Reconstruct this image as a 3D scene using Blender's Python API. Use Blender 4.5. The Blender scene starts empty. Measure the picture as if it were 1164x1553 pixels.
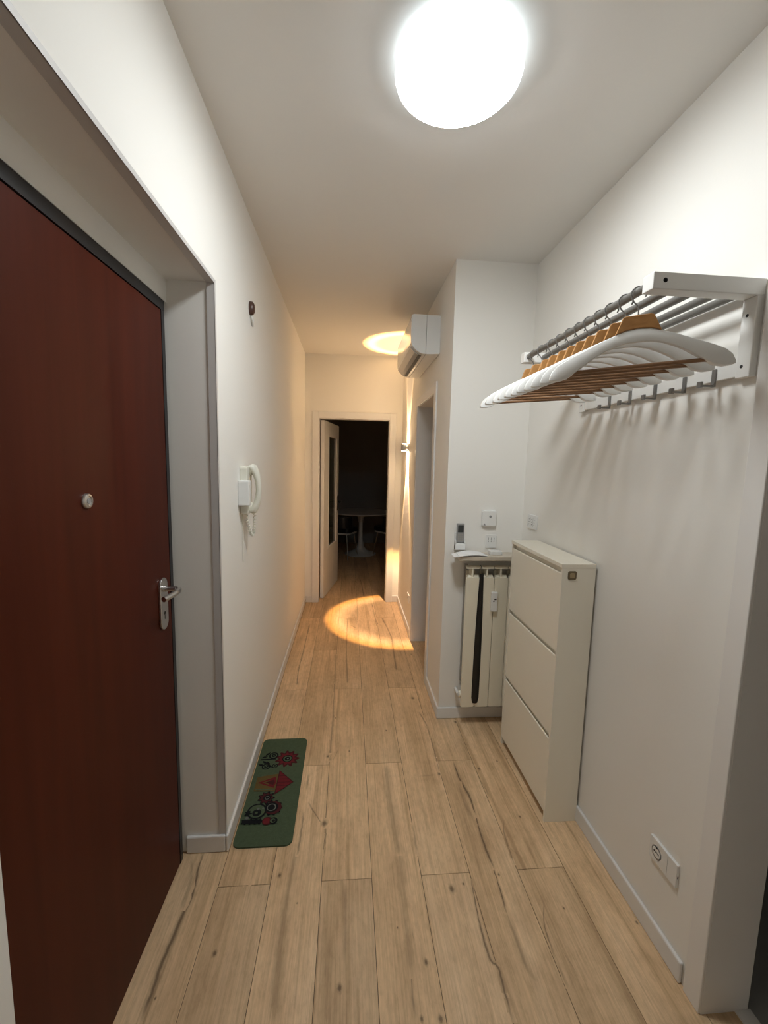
import bpy, bmesh, math, random
from mathutils import Vector, Matrix
random.seed(7)
SC = bpy.context.scene
COL = SC.collection
PI = math.pi

# ------------------------------------------------------------------ camera
cam_d = bpy.data.cameras.new('camera')
cam = bpy.data.objects.new('camera', cam_d); COL.objects.link(cam)
cam_d.sensor_fit = 'HORIZONTAL'; cam_d.sensor_width = 36.0
cam_d.lens = 36.0 * 641.35 / 1164.0
cam_d.clip_start = 0.02
def cam_matrix(pitch, yaw, roll, loc):
    cy, sy, cp, sp = math.cos(yaw), math.sin(yaw), math.cos(pitch), math.sin(pitch)
    f = Vector((sy*cp, cy*cp, -sp)); r = Vector((cy, -sy, 0)); u = r.cross(f)
    R = math.cos(roll)*r + math.sin(roll)*u; U = -math.sin(roll)*r + math.cos(roll)*u
    m = Matrix.Identity(4)
    for i in range(3):
        m[i][0] = R[i]; m[i][1] = U[i]; m[i][2] = -f[i]; m[i][3] = loc[i]
    return m
cam.matrix_world = cam_matrix(0.1155, 0.0843, 0.0234, (0, 0, 1.6259))
SC.camera = cam

# ------------------------------------------------------------------ world, exposure, light levels
w = bpy.data.worlds.new('world'); SC.world = w; w.use_nodes = True
w.node_tree.nodes['Background'].inputs[0].default_value = (1, .95, .9, 1)
w.node_tree.nodes['Background'].inputs[1].default_value = 0.0
vs = SC.view_settings
vs.view_transform = 'Standard'; vs.look = 'None'; vs.gamma = 1.0; vs.use_curve_mapping = False
vs.exposure = 1.28
LAMP = 23.0                      # glow of the round ceiling lamp
LAMP_COL = (0.94, 0.985, 1.0)
SPOT_UP, SPOT_DOWN = 32.0, 68.0  # the two beams of the wall lamp
SPOT_COL = (1.0, 0.66, 0.36)

# ------------------------------------------------------------------ materials
def mat(name, col, rough=.5, metal=0.0, spec=.5, bump=0.0, scale=60.0, vary=0.0, emit=None, estr=0.0, coat=0.0, trans=0.0):
    m = bpy.data.materials.new(name); m.use_nodes = True
    nt = m.node_tree; N = nt.nodes; L = nt.links
    b = N['Principled BSDF']
    b.inputs['Base Color'].default_value = (*col, 1); b.inputs['Roughness'].default_value = rough
    b.inputs['Metallic'].default_value = metal; b.inputs['Specular IOR Level'].default_value = spec
    b.inputs['Coat Weight'].default_value = coat; b.inputs['Transmission Weight'].default_value = trans
    if emit:
        b.inputs['Emission Color'].default_value = (*emit, 1); b.inputs['Emission Strength'].default_value = estr
    if bump or vary:
        tc = N.new('ShaderNodeTexCoord'); n = N.new('ShaderNodeTexNoise')
        n.inputs['Scale'].default_value = scale; n.inputs['Detail'].default_value = 4
        L.new(tc.outputs['Object'], n.inputs['Vector'])
        if bump:
            bp = N.new('ShaderNodeBump'); bp.inputs['Strength'].default_value = bump; bp.inputs['Distance'].default_value = .004
            L.new(n.outputs['Fac'], bp.inputs['Height']); L.new(bp.outputs['Normal'], b.inputs['Normal'])
        if vary:
            n2 = N.new('ShaderNodeTexNoise'); n2.inputs['Scale'].default_value = scale*.15; n2.inputs['Detail'].default_value = 3
            L.new(tc.outputs['Object'], n2.inputs['Vector'])
            mx = N.new('ShaderNodeMix'); mx.data_type = 'RGBA'
            mx.inputs['A'].default_value = (*[c*(1-vary) for c in col], 1); mx.inputs['B'].default_value = (*[min(1, c*(1+vary)) for c in col], 1)
            L.new(n2.outputs['Fac'], mx.inputs['Factor']); L.new(mx.outputs['Result'], b.inputs['Base Color'])
    return m

def floor_mat():
    m = bpy.data.materials.new('oak_planks'); m.use_nodes = True
    nt = m.node_tree; N = nt.nodes; L = nt.links; b = N['Principled BSDF']
    tc = N.new('ShaderNodeTexCoord'); pa = N.new('ShaderNodeAttribute'); pa.attribute_name = 'plank'
    ca = N.new('ShaderNodeAttribute'); ca.attribute_name = 'crack'
    off = N.new('ShaderNodeVectorMath'); off.operation = 'MULTIPLY_ADD'
    cmb = N.new('ShaderNodeCombineXYZ')
    for k in range(3): L.new(pa.outputs['Fac'], cmb.inputs[k])
    off.inputs[1].default_value = (7.0, 31.0, 17.0)
    L.new(cmb.outputs[0], off.inputs[0]); L.new(tc.outputs['Object'], off.inputs[2])
    def noise(sx, sy, detail, rough=.55, dist=0.0):
        mp = N.new('ShaderNodeMapping'); mp.inputs['Scale'].default_value = (sx, sy, 1)
        L.new(off.outputs[0], mp.inputs['Vector'])
        n = N.new('ShaderNodeTexNoise'); n.inputs['Scale'].default_value = 1; n.inputs['Detail'].default_value = detail
        n.inputs['Roughness'].default_value = rough; n.inputs['Distortion'].default_value = dist
        L.new(mp.outputs[0], n.inputs['Vector']); return n.outputs['Fac']
    def ramp(src, stops):
        r = N.new('ShaderNodeValToRGB'); e = r.color_ramp.elements
        e[0].position, e[0].color = stops[0][0], (*stops[0][1], 1); e[1].position, e[1].color = stops[-1][0], (*stops[-1][1], 1)
        for p_, c_ in stops[1:-1]:
            q = e.new(p_); q.color = (*c_, 1)
        L.new(src, r.inputs['Fac']); return r.outputs['Color']
    def mix(fac, a, bb, mode='MIX'):
        x = N.new('ShaderNodeMix'); x.data_type = 'RGBA'; x.blend_type = mode
        for s_, v in ((x.inputs['Factor'], fac), (x.inputs['A'], a), (x.inputs['B'], bb)):
            if isinstance(v, (int, float)): s_.default_value = v
            elif isinstance(v, tuple): s_.default_value = (*v, 1)
            else: L.new(v, s_)
        return x.outputs['Result']
    broad = noise(9, .9, 3, .5, .6)
    base = ramp(broad, [(.28, WOOD_D), (.5, WOOD_M), (.72, WOOD_L)])
    fine = noise(160, 4, 5, .65)
    base = mix(1.0, base, ramp(fine, [(.3, (.80, .78, .75)), (.6, (1, 1, 1)), (.8, (1.05, 1.05, 1.05))]), 'MULTIPLY')
    band = noise(22, .55, 2, .5, 1.2)
    base = mix(1.0, base, ramp(band, [(.30, (.80, .765, .73)), (.42, (1, 1, 1)), (1, (1, 1, 1))]), 'MULTIPLY')
    blot = noise(8, 6, 4, .6)
    base = mix(1.0, base, ramp(blot, [(.3, (.88, .86, .85)), (.55, (1, 1, 1)), (1, (1.04, 1.03, 1.02))]), 'MULTIPLY')
    mott = noise(60, 22, 4, .7)
    base = mix(1.0, base, ramp(mott, [(.34, (.90, .885, .87)), (.5, (1, 1, 1)), (.68, (1.06, 1.06, 1.06))]), 'MULTIPLY')
    tone = N.new('ShaderNodeMapRange'); L.new(pa.outputs['Fac'], tone.inputs['Value'])
    tone.inputs['To Min'].default_value = .90; tone.inputs['To Max'].default_value = 1.07
    tv = N.new('ShaderNodeCombineColor')
    for k in range(3): L.new(tone.outputs[0], tv.inputs[k])
    base = mix(1.0, base, tv.outputs[0], 'MULTIPLY')
    base = mix(ca.outputs['Fac'], base, (.105, .062, .034))
    L.new(base, b.inputs['Base Color'])
    b.inputs['Roughness'].default_value = .48; b.inputs['Specular IOR Level'].default_value = .35
    bp = N.new('ShaderNodeBump'); bp.inputs['Strength'].default_value = .12; bp.inputs['Distance'].default_value = .002
    L.new(fine, bp.inputs['Height']); L.new(bp.outputs[0], b.inputs['Normal'])
    return m

def grain_mat(name, dark, light, sc, rough=.35, spec=.5, coat=0.0):
    m = bpy.data.materials.new(name); m.use_nodes = True
    nt = m.node_tree; N = nt.nodes; L = nt.links; b = N['Principled BSDF']
    tc = N.new('ShaderNodeTexCoord'); mp = N.new('ShaderNodeMapping'); mp.inputs['Scale'].default_value = sc
    n = N.new('ShaderNodeTexNoise'); n.inputs['Scale'].default_value = 1; n.inputs['Detail'].default_value = 5; n.inputs['Distortion'].default_value = .5
    r = N.new('ShaderNodeValToRGB'); r.color_ramp.elements[0].position = .3; r.color_ramp.elements[1].position = .75
    r.color_ramp.elements[0].color = (*dark, 1); r.color_ramp.elements[1].color = (*light, 1)
    L.new(tc.outputs['Object'], mp.inputs[0]); L.new(mp.outputs[0], n.inputs['Vector']); L.new(n.outputs['Fac'], r.inputs[0]); L.new(r.outputs[0], b.inputs['Base Color'])
    b.inputs['Roughness'].default_value = rough; b.inputs['Specular IOR Level'].default_value = spec; b.inputs['Coat Weight'].default_value = coat
    return m

WOOD_D, WOOD_M, WOOD_L = (.60, .41, .235), (.76, .535, .32), (.84, .615, .39)
M = dict(
    wall=mat('white_wall_paint', (.89, .868, .82), .75, spec=.25, bump=.05, scale=90),
    ceiling=mat('ceiling_paint', (.84, .82, .785), .85, spec=.15, bump=.04, scale=90),
    sidewall=mat('side_room_shade', (.24, .245, .25), .85, spec=.2, bump=.04),  # dark base colour puts the unlit room's shade into its walls
    wire=mat('grey_steel_wire', (.24, .235, .225), .35, .6, vary=.04),
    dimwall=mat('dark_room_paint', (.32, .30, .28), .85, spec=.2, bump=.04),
    trim=mat('white_lacquer', (.80, .79, .77), .38, vary=.015),
    jamb=mat('grey_lacquer', (.84, .82, .79), .45, vary=.02),
    profile=mat('grey_edge_profile', (.60, .58, .56), .4, vary=.02),
    floor=None,
    gap=mat('plank_gap', (.06, .04, .025), .9, vary=.1),
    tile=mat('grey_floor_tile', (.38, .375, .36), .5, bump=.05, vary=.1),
    mahogany=grain_mat('mahogany_veneer', (.058, .0095, .0035), (.082, .0145, .006), (18, 18, 1.2), .45, .13),
    blackframe=mat('black_steel_frame', (.012, .012, .014), .4, vary=.1),
    steel=mat('brushed_steel', (.62, .61, .60), .28, 1.0, vary=.04, scale=200),
    chrome=mat('polished_steel', (.60, .60, .59), .18, 1.0, vary=.03),
    tube=mat('grey_steel_tube', (.20, .195, .18), .4, .4, vary=.04),
    dark=mat('dark_hole', (.015, .014, .013), .6, vary=.1),
    white=mat('white_plastic', (.82, .82, .80), .35, vary=.015),
    cream=mat('cream_plastic', (.78, .76, .66), .4, vary=.02),
    acwhite=mat('glossy_white_plastic', (.80, .81, .80), .15, vary=.01, coat=.3),
    acflap=mat('grey_white_flap', (.50, .48, .46), .2, vary=.02, coat=.3),
    cabinet=mat('white_foil_board', (.90, .86, .745), .4, vary=.012),
    rack=mat('white_painted_wood', (.80, .785, .75), .42, vary=.02, bump=.03),
    hanger=mat('white_hanger_paint', (.84, .835, .81), .38, vary=.015),
    neckwood=grain_mat('honey_wood', (.40, .185, .055), (.56, .29, .10), (20, 60, 60), .45),
    barwood=grain_mat('brown_wood_bar', (.20, .10, .045), (.30, .16, .075), (8, 80, 80), .45),
    radiator=mat('cream_radiator_enamel', (.85, .79, .64), .35, vary=.015),
    radback=mat('grey_panel', (.36, .34, .30), .6, vary=.05),
    black=mat('black_plastic', (.008, .008, .008), .35, vary=.1),
    stone=mat('beige_marble', (.62, .55, .45), .3, vary=.12, scale=120),
    paper=mat('white_paper', (.88, .88, .87), .7, vary=.01),
    grey=mat('grey_plastic', (.30, .30, .30), .45, vary=.05),
    screen=mat('grey_display', (.045, .05, .05), .2, vary=.05),
    brown=mat('brown_bakelite', (.07, .030, .020), .35, vary=.1),
    badgerim=mat('brown_badge_rim', (.15, .11, .055), .45, vary=.08),
    badge=mat('tan_badge', (.36, .28, .16), .45, vary=.08),
    matgreen=mat('green_mat_pile', (.075, .104, .060), .95, spec=.1, bump=.6, scale=500, vary=.18),
    matred=mat('red_mat_print', (.14, .018, .022), .95, spec=.1, bump=.4, scale=500, vary=.15),
    matdarkred=mat('maroon_mat_print', (.065, .016, .018), .95, spec=.1, bump=.4, scale=500, vary=.15),
    matblack=mat('black_mat_print', (.010, .011, .013), .95, spec=.1, bump=.4, scale=500, vary=.15),
    matochre=mat('ochre_mat_print', (.12, .08, .028), .95, spec=.1, bump=.4, scale=500, vary=.15),
    matgrey=mat('grey_mat_print', (.14, .15, .13), .95, spec=.1, bump=.4, scale=500, vary=.15),
    glass=mat('smoked_glass', (.05, .055, .045), .12, spec=.5, vary=.05),
    tablewhite=mat('white_table_lacquer', (.75, .74, .71), .3, vary=.02),
    cushion=mat('black_leather', (.010, .010, .012), .45, bump=.2, vary=.1),
    lampshell=mat('opal_lamp_rim', (.85, .86, .86), .3, vary=.01, emit=(.82, .93, 1.0), estr=.75),
    lampglow=mat('opal_diffuser', (.85, .85, .85), .4, vary=.01, emit=LAMP_COL, estr=LAMP),
    warmglow=mat('warm_lamp_lens', (.8, .7, .5), .3, vary=.01, emit=(1, .72, .42), estr=190),
)
M['floor'] = floor_mat()

# ------------------------------------------------------------------ mesh helpers
class B:
    """collects shapes into one mesh; each shape may use its own material slot"""
    def __init__(s): s.bm = bmesh.new(); s.slot = 0
    def _add(s, vs, fs, smooth=False, mx=None):
        if mx is not None: vs = [mx @ Vector(v) for v in vs]
        bv = [s.bm.verts.new(v) for v in vs]
        for f in fs:
            try: q = s.bm.faces.new([bv[i] for i in f])
            except ValueError: continue
            q.material_index = s.slot; q.smooth = smooth
        return bv
    def box(s, x0, x1, y0, y1, z0, z1, mx=None):
        v = [(x, y, z) for z in (z0, z1) for y in (y0, y1) for x in (x0, x1)]
        s._add(v, [(0,2,3,1), (4,5,7,6), (0,1,5,4), (2,6,7,3), (0,4,6,2), (1,3,7,5)], mx=mx); return s
    def prism(s, pts, axis, a, b, mx=None, smooth=False):
        """extrude a 2D outline along axis; pts are (the two other axes in xyz order)"""
        n = len(pts)
        def mk(p, t):
            return {'x': (t, p[0], p[1]), 'y': (p[0], t, p[1]), 'z': (p[0], p[1], t)}[axis]
        v = [mk(p, a) for p in pts] + [mk(p, b) for p in pts]
        f = [tuple(range(n)), tuple(range(2*n-1, n-1, -1))]
        f += [(i, i+n, (i+1) % n + n, (i+1) % n) for i in range(n)]
        s._add(v, f, smooth, mx); return s
    def tube(s, path, r, n=10, cap=True, mx=None, flat=1.0):
        P = [Vector(p) for p in path]; rr = r if isinstance(r, (list, tuple)) else [r]*len(P)
        T = []
        for i in range(len(P)):
            t = P[min(i+1, len(P)-1)] - P[max(i-1, 0)]; T.append(t.normalized())
        up = Vector((0, 0, 1)) if abs(T[0].z) < .9 else Vector((1, 0, 0))
        nrm = (up - T[0]*up.dot(T[0])).normalized(); v = []
        for i, p in enumerate(P):
            nrm = (nrm - T[i]*nrm.dot(T[i])).normalized(); bi = T[i].cross(nrm)
            for k in range(n):
                a = 2*PI*k/n; v.append(p + rr[i]*(math.cos(a)*nrm + flat*math.sin(a)*bi))
        f = [(i*n+k, i*n+(k+1) % n, (i+1)*n+(k+1) % n, (i+1)*n+k) for i in range(len(P)-1) for k in range(n)]
        if cap: f += [tuple(range(n-1, -1, -1)), tuple(range((len(P)-1)*n, len(P)*n))]
        s._add(v, f, True, mx); return s
    def lathe(s, prof, n=40, c=(0, 0, 0), axis='z', mx=None):
        """prof: (radius, height) from one pole to the other"""
        v = []; f = []
        for r, h in prof:
            for k in range(n):
                a = 2*PI*k/n; x, y = r*math.cos(a), r*math.sin(a)
                p = {'z': (x, y, h), 'x': (h, x, y), 'y': (x, h, y)}[axis]
                v.append((p[0]+c[0], p[1]+c[1], p[2]+c[2]))
        m = len(prof)
        f = [(i*n+k, i*n+(k+1) % n, (i+1)*n+(k+1) % n, (i+1)*n+k) for i in range(m-1) for k in range(n)]
        f += [tuple(range(n-1, -1, -1)), tuple(range((m-1)*n, m*n))]
        s._add(v, f, True, mx); return s
    def poly(s, pts, z, mx=None):
        s._add([(x, y, z) for x, y in pts], [tuple(range(len(pts)))], mx=mx); return s

def link(name, b, mats, parent=None, bevel=0.0, seg=2, auto=True, weld=True):
    bmesh.ops.recalc_face_normals(b.bm, faces=b.bm.faces)
    me = bpy.data.meshes.new(name); b.bm.to_mesh(me); b.bm.free()
    for m in (mats if isinstance(mats, (list, tuple)) else [mats]): me.materials.append(M[m])
    o = bpy.data.objects.new(name, me); COL.objects.link(o)
    if auto:
        for p in me.polygons: p.use_smooth = p.use_smooth
    if bevel:
        md = o.modifiers.new('bevel', 'BEVEL'); md.width = bevel; md.segments = seg; md.limit_method = 'ANGLE'; md.angle_limit = math.radians(40)
        md.harden_normals = False
    es = o.modifiers.new('split', 'EDGE_SPLIT'); es.split_angle = math.radians(38)
    if parent:
        o.parent = parent
        if parent.get('_loc'): pass
    return o
def tag(o, label, cat=None, group=None, kind=None):
    o['label'] = label
    if cat: o['category'] = cat
    if group: o['group'] = group
    if kind: o['kind'] = kind
    return o
def thing(name, label, cat, group=None, loc=(0, 0, 0), kind=None):
    o = bpy.data.objects.new(name, None); COL.objects.link(o); o.location = loc; o.empty_display_size = .05
    return tag(o, label, cat, group, kind)
def part(name, b, mats, parent, bevel=0.0, label=None, **k):
    """parts are drawn in world coordinates, then moved into their thing's frame"""
    o = link(name, b, mats, None, bevel, **k)
    off = parent.matrix_basis.translation.copy(); q = parent.parent
    while q: off += q.matrix_basis.translation; q = q.parent
    o.data.transform(Matrix.Translation(-off)); o.parent = parent
    if label: o['label'] = label
    return o
def struct(name, b, mats, label, cat, bevel=0.0):
    return tag(link(name, b, mats, None, bevel), label, cat, kind='structure')
def arc(c, r, a0, a1, n, plane='xz', y=0.0):
    out = []
    for i in range(n+1):
        a = math.radians(a0 + (a1-a0)*i/n); u, v = c[0]+r*math.cos(a), c[1]+r*math.sin(a)
        out.append({'xz': (u, y, v), 'yz': (y, u, v), 'xy': (u, v, y)}[plane])
    return out
def rrect(x0, x1, y0, y1, r, n=6):
    pts = []
    for cx, cy, a in ((x1-r, y1-r, 0), (x0+r, y1-r, 90), (x0+r, y0+r, 180), (x1-r, y0+r, 270)):
        for i in range(n+1):
            t = math.radians(a + 90*i/n); pts.append((cx+r*math.cos(t), cy+r*math.sin(t)))
    return pts
CRACKS=[
([(-0.578, 1.64), (-0.578, 1.572), (-0.565, 1.471), (-0.572, 1.386), (-0.578, 1.304), (-0.582, 1.233), (-0.578, 1.163), (-0.581, 1.096)],0.012,0.80),
([(-0.623, 1.625), (-0.589, 1.51), (-0.585, 1.404)],0.020,0.30),
([(-0.197, 1.635), (-0.207, 1.502), (-0.21, 1.323), (-0.207, 1.188), (-0.193, 1.07)],0.030,0.35),
([(-0.357, 1.618), (-0.358, 1.481)],0.006,0.30),
([(0.237, 1.619), (0.23, 1.46), (0.238, 1.333), (0.24, 1.207), (0.219, 1.155), (0.217, 1.043)],0.010,0.50),
([(0.237, 1.619), (0.224, 1.387), (0.223, 1.224), (0.218, 1.15)],0.040,0.25),
([(0.6, 1.607), (0.605, 1.51), (0.604, 1.438), (0.596, 1.323)],0.009,0.85),
([(0.596, 1.323), (0.598, 1.247), (0.6, 1.156), (0.62, 1.114)],0.014,0.40),
([(0.502, 1.459), (0.486, 1.285), (0.488, 1.185), (0.506, 1.162), (0.504, 1.082), (0.503, 1.024)],0.009,0.75),
([(0.005, 1.474), (0.01, 1.284), (0.008, 1.205)],0.020,0.35),
([(-0.052, 1.209), (-0.053, 1.168)],0.008,0.50),
([(0.756, 1.36), (0.72, 1.286), (0.71, 1.229), (0.706, 1.17)],0.006,0.60),
([(0.706, 1.17), (0.708, 1.092)],0.005,0.50),
([(0.739, 1.21), (0.758, 1.117)],0.004,0.40),
([(0.764, 1.555), (0.761, 1.53)],0.010,0.30),
([(-0.37, 3.025), (-0.346, 2.961)],0.015,0.60),
([(-0.087, 3.036), (-0.081, 2.569), (-0.084, 2.309), (-0.085, 2.15)],0.012,0.50),
([(-0.073, 2.138), (-0.035, 2.255)],0.006,0.40),
([(-0.088, 2.221), (-0.107, 2.18)],0.015,0.60),
([(-0.189, 2.067), (-0.188, 1.947)],0.008,0.50),
([(-0.189, 1.822), (-0.189, 1.696), (-0.193, 1.595)],0.008,0.60),
([(-0.175, 1.881), (-0.133, 1.802), (-0.096, 1.743), (-0.081, 1.704), (-0.081, 1.591)],0.008,0.60),
([(0.222, 2.111), (0.217, 1.887), (0.222, 1.718), (0.231, 1.573)],0.030,0.35),
([(0.31, 1.728), (0.305, 1.569)],0.012,0.35),
([(0.479, 2.593), (0.506, 2.42), (0.503, 2.097), (0.499, 2.02)],0.010,0.60),
([(0.48, 2.021), (0.385, 2.016)],0.012,0.30),
([(0.594, 2.112), (0.595, 1.983), (0.614, 1.866), (0.61, 1.748), (0.604, 1.655), (0.603, 1.564), (0.609, 1.49)],0.011,0.85),
([(0.578, 1.967), (0.585, 1.785), (0.6, 1.735)],0.020,0.30),
([(0.736, 1.727), (0.712, 1.662), (0.704, 1.588), (0.698, 1.503)],0.006,0.55),
([(0.707, 1.96), (0.711, 1.853)],0.006,0.55),
([(0.509, 2.439), (0.504, 2.313)],0.010,0.60),
([(0.704, 1.588), (0.748, 1.522)],0.006,0.35),
([(0.178, 5.782), (0.202, 4.996)],0.012,0.70),
([(0.287, 4.726), (0.302, 4.061)],0.012,0.55),
([(0.365, 4.303), (0.414, 3.84), (0.406, 3.492), (0.394, 3.151)],0.012,0.60),
([(0.008, 4.289), (-0.002, 3.534), (0.012, 2.965)],0.014,0.50),
([(-0.373, 4.115), (-0.371, 3.605), (-0.372, 3.179), (-0.357, 2.958)],0.014,0.65),
([(-0.089, 3.451), (-0.085, 2.968)],0.030,0.30),
([(0.038, 4.106), (0.096, 4.009)],0.012,0.50),
]
KNOTS=[ (-0.251,1.518,0.012), (-0.421,1.260,0.012), (-0.562,1.151,0.006), (-0.170,1.406,0.004), (0.274,1.191,0.012), (0.467,1.440,0.008), (0.416,1.423,0.020), (0.192,1.300,0.005), (-0.007,1.140,0.014), (0.292,1.046,0.014), (0.235,1.050,0.010), (0.619,1.468,0.008), (0.816,1.327,0.007), (1.056,1.263,0.008), (0.052,2.592,0.008), (-0.066,2.545,0.008), (0.248,2.403,0.010), (0.023,2.228,0.008), (-0.090,1.751,0.022), (-0.095,2.191,0.014), (0.496,2.026,0.014), (0.464,2.752,0.020), (0.838,2.105,0.008), (0.720,2.053,0.012), (0.816,1.736,0.009), (0.695,2.469,0.016), (0.308,4.139,0.015), (0.510,4.195,0.010), (0.552,3.431,0.010) ]

# ================================================================== the setting
XL, XP, XR = -.491, .593, 1.077          # left wall, passage wall, right wall
H, YF, YA = 2.789, 4.811, 2.519          # ceiling, far wall, face of the alcove wall
YD0, YD1, XD = .588, 1.645, -.655        # entrance recess from / to, plane of the door leaf
SOFF = 2.255

# floor: planks .1965 wide, joints alternating, one mesh
def build_floor():
    b = B(); bm = b.bm
    lay = bm.faces.layers.float.new('plank'); crk = bm.verts.layers.float.new('crack')
    zones = [(-.80, 1.20, -.75, 4.87), (-1.9, 2.3, 4.87, 8.5)]
    x0, wd, g = -.478, .1964, .0009
    rnd = {}
    def ptone(k, j):
        if (k, j) not in rnd: rnd[(k, j)] = random.random()
        return rnd[(k, j)]
    def plank_at(x, y):
        k = math.floor((x-x0)/wd); ph = 1.485 if k % 2 == 0 else 2.125
        return k, math.floor((y-ph)/1.41)
    for zx0, zx1, zy0, zy1 in zones:
        b.slot = 1
        b._add([(zx0, zy0, -.003), (zx1, zy0, -.003), (zx1, zy1, -.003), (zx0, zy1, -.003)], [(0, 1, 2, 3)])
        b._add([(zx0, zy0, -.06), (zx1, zy0, -.06), (zx1, zy1, -.06), (zx0, zy1, -.06)], [(3, 2, 1, 0)])
        b.slot = 0
        for k in range(-9, 13):
            a0, a1 = max(x0+k*wd+g, zx0), min(x0+(k+1)*wd-g, zx1)
            if a1-a0 < .002: continue
            ph = 1.485 if k % 2 == 0 else 2.125
            for j in range(-4, 6):
                c0, c1 = max(ph+j*1.41+g, zy0), min(ph+(j+1)*1.41-g, zy1)
                if c1-c0 < .002: continue
                t = ptone(k, j)
                # plank with a tiny bevel down into the groove
                e = .0012
                vs = [bm.verts.new(q) for q in ((a0, c0, -.003), (a1, c0, -.003), (a1, c1, -.003), (a0, c1, -.003),
                      (a0, c0, -.0006), (a1, c0, -.0006), (a1, c1, -.0006), (a0, c1, -.0006),
                      (a0+e, c0+e, 0), (a1-e, c0+e, 0), (a1-e, c1-e, 0), (a0+e, c1-e, 0))]
                for idx in ((8, 9, 10, 11), (4, 5, 9, 8), (5, 6, 10, 9), (6, 7, 11, 10), (7, 4, 8, 11), (0, 1, 5, 4), (1, 2, 6, 5), (2, 3, 7, 6), (3, 0, 4, 7)):
                    f = bm.faces.new([vs[i] for i in idx]); f[lay] = t
    # dark grain splits and knots that mark single boards
    rs = random.Random(3)
    def strip(pts, wdt, st, lift):
        P = [Vector((p[0], p[1], 0)) for p in pts]; S = []
        for i in range(len(P)-1):
            p0, p1, p2, p3 = P[max(i-1, 0)], P[i], P[i+1], P[min(i+2, len(P)-1)]
            n = max(3, int((p2-p1).length/.012))
            for q in range(n):
                t = q/n
                S.append(.5*((2*p1)+(p2-p0)*t+(2*p0-5*p1+4*p2-p3)*t*t+(3*p1-p0-3*p2+p3)*t**3))
        S.append(P[-1]); rows = []; wj = 1.0
        for i, p in enumerate(S):
            t = (S[min(i+1, len(S)-1)]-S[max(i-1, 0)]).normalized(); nn = Vector((-t.y, t.x, 0))
            wj = max(.45, min(1.6, wj + rs.uniform(-.22, .22)))
            env = min(1, i/4, (len(S)-1-i)/4)
            h = wdt*.5*wj; p = p + nn*rs.uniform(-.0012, .0012)
            row = []
            for u, s_ in ((-2.0, 0), (-.9, .28), (-.25, 1), (.25, 1), (.9, .28), (2.0, 0)):
                v = bm.verts.new((p.x+nn.x*h*u, p.y+nn.y*h*u, lift)); v[crk] = st*s_*env; row.append(v)
            rows.append((row, p))
        for (ra, pa), (rb, pb) in zip(rows[:-1], rows[1:]):
            tone = ptone(*plank_at(pa.x, pa.y))
            for q in range(5):
                f = bm.faces.new((ra[q], rb[q], rb[q+1], ra[q+1])); f[lay] = tone; f.smooth = True
    def knot(x, y, r, lift):
        tone = ptone(*plank_at(x, y)); c = bm.verts.new((x, y, lift)); c[crk] = .85; prev = [c]*14
        rings = []
        for rad, s_ in ((.45, .75), (.9, .25), (1.5, 0)):
            ring = []
            for q in range(14):
                a = 2*PI*q/14; rr = r*rad*.6*(1+rs.uniform(-.2, .2))
                v = bm.verts.new((x+rr*math.cos(a), y+1.5*rr*math.sin(a), lift)); v[crk] = s_; ring.append(v)
            rings.append(ring)
        for q in range(14):
            f = bm.faces.new((c, rings[0][q], rings[0][(q+1) % 14])); f[lay] = tone
            for i in (0, 1):
                f = bm.faces.new((rings[i][q], rings[i+1][q], rings[i+1][(q+1) % 14], rings[i][(q+1) % 14])); f[lay] = tone
    for i, (pts, wdt, st) in enumerate(CRACKS): strip(pts, wdt, st, .00025+.00001*i)
    for i, (x, y, r) in enumerate(KNOTS): knot(x, y, r, .0007+.00001*i)
    me = bpy.data.meshes.new('floor'); bm.to_mesh(me); bm.free()
    me.materials.append(M['floor']); me.materials.append(M['gap'])
    o = bpy.data.objects.new('floor', me); COL.objects.link(o)
    tag(o, 'light oak plank floor running the length of the hallway', 'floor', kind='structure')
build_floor()

b = B(); b.box(1.2, 3.0, -1.0, 2.4, -.06, -.004)
struct('floor_side_room', b, 'tile', 'grey tiled floor inside the dark doorway at the right edge', 'floor')

b = B(); b.box(-.80, 1.25, -.75, 4.87, H, H+.06); b.box(-1.9, 2.3, 4.87, 8.5, H, H+.06)
b.box(1.25, 3.0, -1.0, 2.4, H, H+.06); b.box(.73, 1.9, 2.62, 4.87, H+.0005, H+.06)
struct('ceiling', b, 'ceiling', 'plain white ceiling above the hallway', 'ceiling')

b = B()
b.box(-.80, XL, -.75, YD0, 0, H); b.box(-.80, XL, YD1, YF+.12, 0, H); b.box(-.80, XL, YD0, YD1, SOFF, H)
b.box(-.80, XD-.003, YD0, YD1, 2.176, SOFF); b.box(-.80, -.725, YD0, YD1, 0, 2.176)
struct('wall_left', b, 'wall', 'long white left wall with the recessed entrance door', 'wall')
b = B()
b.box(XR, 1.225, -.75, .10, 0, H); b.box(XR, 1.225, 1.017, YA, 0, H); b.box(XR, 1.225, .10, 1.017, 2.10, H)
struct('wall_right', b, 'wall', 'white right wall behind the coat rack and shoe cabinet', 'wall')
b = B(); b.box(XP, XR+.148, YA, YA+.10, 0, H)
struct('wall_alcove', b, 'wall', 'white wall facing the camera above the radiator shelf', 'wall')
b = B()
b.box(XP, .733, YA+.10, 2.972, 0, H); b.box(XP, .733, 3.715, YF, 0, H); b.box(XP, .733, 2.972, 3.715, 2.125, H)
struct('wall_passage', b, 'wall', 'white right wall of the narrow passage with the side doorway', 'wall')
b = B()
b.box(XL, -.345, YF, YF+.12, 0, H); b.box(.455, .733, YF, YF+.12, 0, H); b.box(-.345, .455, YF, YF+.12, 2.11, H)
struct('wall_far', b, 'wall', 'white wall around the doorway at the far end of the hallway', 'wall')
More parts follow.
